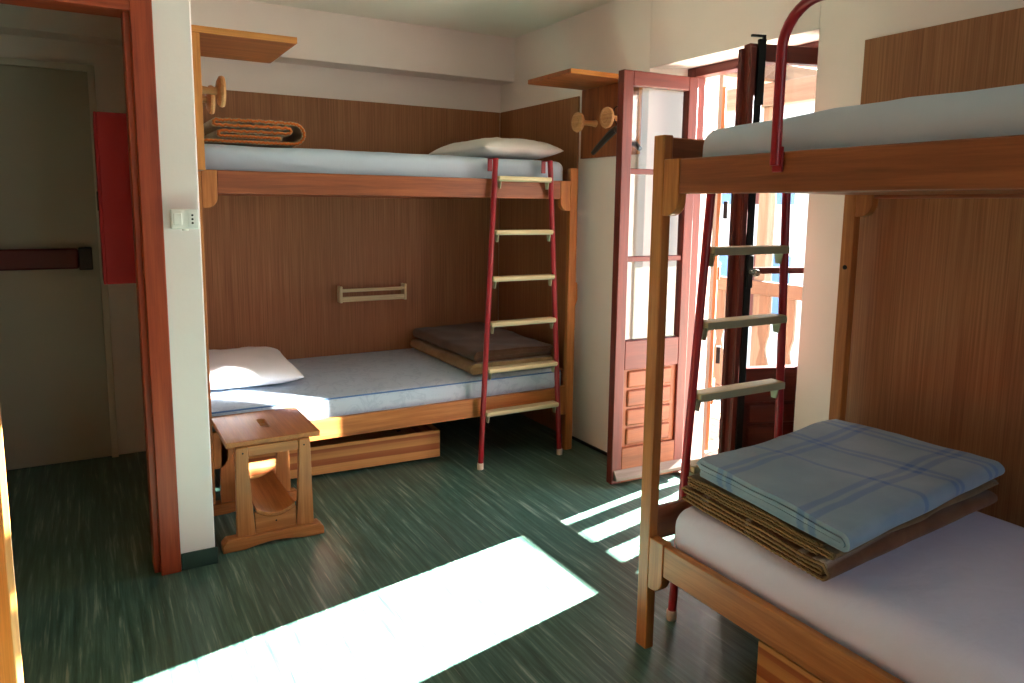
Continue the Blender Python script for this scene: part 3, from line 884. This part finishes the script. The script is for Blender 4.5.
# black coat hanger hung on the near peg of the rack by the french doors
hg = thing('coat_hanger', 'black coat hanger hung on the peg by the french doors', 'hanger', (2.575, 3.33, 1.78))
hy, hz, hx_ = 3.32, 1.915, 2.555
hk = [(hx_, 3.31, hz), (hx_, 3.31, 1.955), (hx_, 3.325, 1.972), (hx_, 3.34, 1.995)] + [(hx_, 3.31+.0265*math.cos(a), 2.018+.0265*math.sin(a)) for a in [PI*k/9 for k in range(1, 10)]] + [(hx_, 3.282, 2.0)]
MB().tube(hk, .003, 8).build('hook', M['iron'], hg, world=True, bevel=0)
arm = []
for s in (-1, 1):
    a = MB()
    lng = .21
    pts = [(hx_, 3.31+s*lng*k/6, 1.925-.12*(lng*k/6/.21)**1.15) for k in range(7)]
    a.tube(pts, [.018, .021, .020, .018, .017, .016, .013], 10).build('arm', M['black'], hg, world=True, bevel=0)

# little wooden ledge on the back panel
bl = thing('wall_ledge', 'little wooden slatted ledge fixed to the back panel over the lower far bed', 'ledge', (1.69, 4.8, .848))
for x in (1.430, 1.882):
    MB().box(x, x+.018, 4.755, 4.826, .848, .958).build('end_block', wood('step', 'z'), bl, world=True, bevel=.003)
for y, z0, z1 in ((4.757, .862, .888), (4.757, .918, .940)):
    MB().box(1.448, 1.882, y, y+.012, z0, z1).build('bar', wood('step', 'x'), bl, world=True, bevel=.003)
MB().box(1.448, 1.882, 4.769, 4.826, .852, .860).build('base_slat', wood('step', 'x'), bl, world=True, bevel=.002)

# electric box on the wall end
eb = thing('socket_box', 'white light switch and socket box on the white wall end', 'socket', (.333, 3.13, 1.395))
MB().box(.283, .382, 3.108, 3.145, 1.396, 1.473).build('housing', M['plastic'], eb, world=True, bevel=.004)
MB().box(.292, .322, 3.103, 3.108, 1.412, 1.458).build('switch', M['plastic'], eb, world=True, bevel=.002)
sk = MB().box(.344, .374, 3.105, 3.108, 1.408, 1.462).build('socket_face', M['plastic'], eb, world=True, bevel=.001)
for k in range(3):
    MB().lathe((.359, 3.1055, 1.420+.015*k), (0, -1, 0), [(.0042, 0), (.0042, .001)], 12).build('socket_hole', M['dark'], eb, world=True, bevel=0)
MB().lathe((.333, 3.12, 1.396), (0, 0, -1), [(.012, 0), (.012, .006)], 14).build('conduit_end', M['plastic'], eb, world=True, bevel=0)

# ------------------------------------------------------------------ outside
bal = MB()
for k in range(9):
    bal.box(3.13+k*.126, 3.13+k*.126+.118, .6, 7.0, -.045, -.012)
fc = MB().box(3.1, 3.125, JY1, 7.0, -.2, 3.0).box(3.1, 3.125, -4.0, JY0, -.2, 3.0).box(3.1, 3.125, JY0, JY1, OZ, 3.0)  # unseen dark cladding, added to cut sunlight bouncing off the facade
struct(fc.build('wall_bounce_cladding', wood('fence', 'z'), bevel=0), 'brown timber cladding added to the unseen facade to cut bounced light', 'wall')
struct(bal.build('balcony_deck', wood('deck', 'y'), bevel=.003), 'weathered plank floor of the balcony outside', 'deck')
rl = thing('balcony_railing', 'brown wooden balcony railing of cut-out boards outside the french doors', 'railing', (4.12, 4.6, -.012))
RY0, RY1 = 2.50, 6.9
MB().box(4.085, 4.135, RY0, RY1, .897, .994).build('top_rail', wood('fence', 'y'), rl, world=True, bevel=.006)
MB().box(4.09, 4.13, RY0, RY1, .08, .17).build('bottom_rail', wood('fence', 'y'), rl, world=True, bevel=.006)
y = 3.143-.21*2
while y-.06 > RY0: y -= .21
y += .21 if y-.06 < RY0 else 0
while y < RY1-.1:
    pts = [(y-.047, .17), (y+.047, .17), (y+.047, .42), (y+.030, .47), (y+.018, .52), (y+.030, .57), (y+.047, .62), (y+.047, .897),
           (y-.047, .897), (y-.047, .62), (y-.030, .57), (y-.018, .52), (y-.030, .47), (y-.047, .42)]
    MB().prism(pts, 'x', 4.098, 4.122).build('baluster', wood('fence', 'z'), rl, world=True, bevel=.003)
    y += .21
for yy in (RY0-.0, 6.9):
    MB().box(4.07, 4.16, yy-.045, yy+.045, -.012, 1.05).build('post', wood('grey', 'z'), rl, world=True, bevel=.006)
cn = thing('canopy_frame', 'grey-brown timber beam and brace over the balcony', 'timber frame', (4.12, 4.5, 2.2))
MB().box(4.10, 4.22, 1.3, 7.0, 2.202, 2.352).build('beam', wood('grey', 'y'), cn, world=True, bevel=.006)
MB().box(4.14, 4.22, 3.615, 3.705, -.012, 2.202).build('post', wood('grey', 'z'), cn, world=True, bevel=.006)
MB().prism([(3.615, 1.62), (3.10, 2.135), (3.10, 2.202), (3.19, 2.202), (3.615, 1.777)], 'x', 4.14, 4.19).build('brace', wood('grey', 'y'), cn, world=True, bevel=.005)
for yy in (1.6, 2.6, 3.6, 4.6, 5.6, 6.6):
    MB().box(3.1, 4.5, yy-.04, yy+.04, 2.36, 2.47).build('rafter', wood('fence', 'x'), cn, world=True, bevel=.004)
# shutter folded back outside
sh = thing('window_shutter', 'brown wooden shutter folded back outside the french doors', 'shutter', (3.16, 3.13, .02), math.radians(44))
MB().box(0, .46, -.02, .02, .03, 2.16).build('board', wood('shutter', 'z'), sh, bevel=.004)
for z in (.35, 1.1, 1.85): MB().box(.03, .43, -.034, -.0205, z-.04, z+.04).build('batten', wood('shutter', 'x'), sh, bevel=.004)
for z in (1.47, .62):
    MB().box(-.004, .05, -.06, -.036, z-.05, z+.05).build('latch', M['iron'], sh, bevel=.003)
struct(MB().box(3.1, 60, -40, 60, -3.2, -3.0).build('ground', M['grass'], bevel=0), 'pale ground below the balcony', 'ground')
# neighbouring chalet
hs = thing('chalet', 'white rendered neighbouring house across the yard', 'house', (17, 15, -3))
MB().box(13, 22, 9.5, 22, -3, 4.2).build('wall', M['ext'], hs, world=True, bevel=.02)
MB().prism([(8.7, 4.0), (15.75, 7.6), (22.8, 4.0), (22.8, 4.25), (15.75, 7.9), (8.7, 4.25)], 'x', 12.3, 22.7).build('roof', M['roof'], hs, world=True, bevel=.02)
for y0 in (11.2, 14.4, 17.6):
    for z0 in (-.9, 1.6):
        w = MB().box(12.95, 13.0, y0, y0+1.0, z0, z0+1.4).build('window', wood('red', 'z'), hs, world=True, bevel=.01)
        for yy in (y0-.55, y0+1.02):
            MB().box(12.93, 12.99, yy, yy+.52, z0, z0+1.4).build('shutter', M['bluesh'], hs, world=True, bevel=.01)

# ------------------------------------------------------------------ light
w = bpy.data.worlds.new('World'); S.world = w; w.use_nodes = True
nt = w.node_tree; bg = nt.nodes['Background']
tc = node(nt, 'ShaderNodeTexCoord'); sx = node(nt, 'ShaderNodeSeparateXYZ'); nt.links.new(tc.outputs['Generated'], sx.inputs[0])
cr_ = ramp(nt, sx.outputs[2], [(.0, (.95, .97, 1.0)), (.25, (.80, .90, 1.0)), (.8, (.42, .62, 1.0))])
nt.links.new(cr_, bg.inputs[0]); bg.inputs[1].default_value = SKY = .75

def lamp(name, kind, loc, direction, **kw):
    l = bpy.data.lights.new(name, kind)
    for k, v in kw.items():
        if k != 'portal': setattr(l, k, v)
    o = bpy.data.objects.new(name, l); C.objects.link(o); o.location = loc
    o.rotation_euler = Vector(direction).to_track_quat('-Z', 'Y').to_euler()
    return o
lamp('sun', 'SUN', (6, 3, 4), (-1, -.2, -.405), energy=42, angle=.009, color=(1, .97, .92))
# the sun mirrored by the glass of the half-open leaf: a narrow, parallel beam on to the far bed
gl_d = Vector((-.734, .679, -.40))
lamp('glass_reflection', 'AREA', Vector((2.346, 2.374, 1.29)), gl_d, energy=.9, shape='RECTANGLE', size=.17, size_y=.58, spread=math.radians(1.2), color=(1, .97, .92))
for nm, loc, d, sx_, sy_ in (('portal_door', (3.12, 2.6, 1.12), (-1, 0, 0), 1.0, 2.24), ('portal_fill_window', (1.6, YR-.11, 1.6), (0, 1, 0), 1.4, 1.4)):
    p = lamp(nm, 'AREA', loc, d, shape='RECTANGLE', size=sx_, size_y=sy_)
    p.data.cycles.is_portal = True

# ------------------------------------------------------------------ camera
R = [[0.8670700065605674, -0.05807202133393552, 0.4947901010138014], [-0.4980546012259768, -0.12388165234369812, 0.8582510998596086], [0.011455039095974118, -0.9905962732368754, -0.13633710253824421]]
cam = bpy.data.cameras.new('camera'); co = bpy.data.objects.new('camera', cam); C.objects.link(co)
m = Matrix.Identity(4)
for i in range(3):
    m[i][0] = R[i][0]; m[i][1] = -R[i][1]; m[i][2] = -R[i][2]
m[2][3] = 1.5
co.matrix_world = m
cam.sensor_fit = 'HORIZONTAL'; cam.sensor_width = 36; cam.lens = 737.128/1024*36
cam.shift_y = -(341.5-307.303)/1024
cam.clip_start = .02
S.camera = co
S.view_settings.view_transform = 'Standard'; S.view_settings.look = 'None'
S.view_settings.gamma = 1; S.view_settings.use_curve_mapping = False
S.view_settings.exposure = 2.5
S.cycles.use_denoising = True
S.cycles.max_bounces = 10; S.cycles.diffuse_bounces = 6; S.cycles.transparent_max_bounces = 16
S.cycles.sample_clamp_indirect = 6
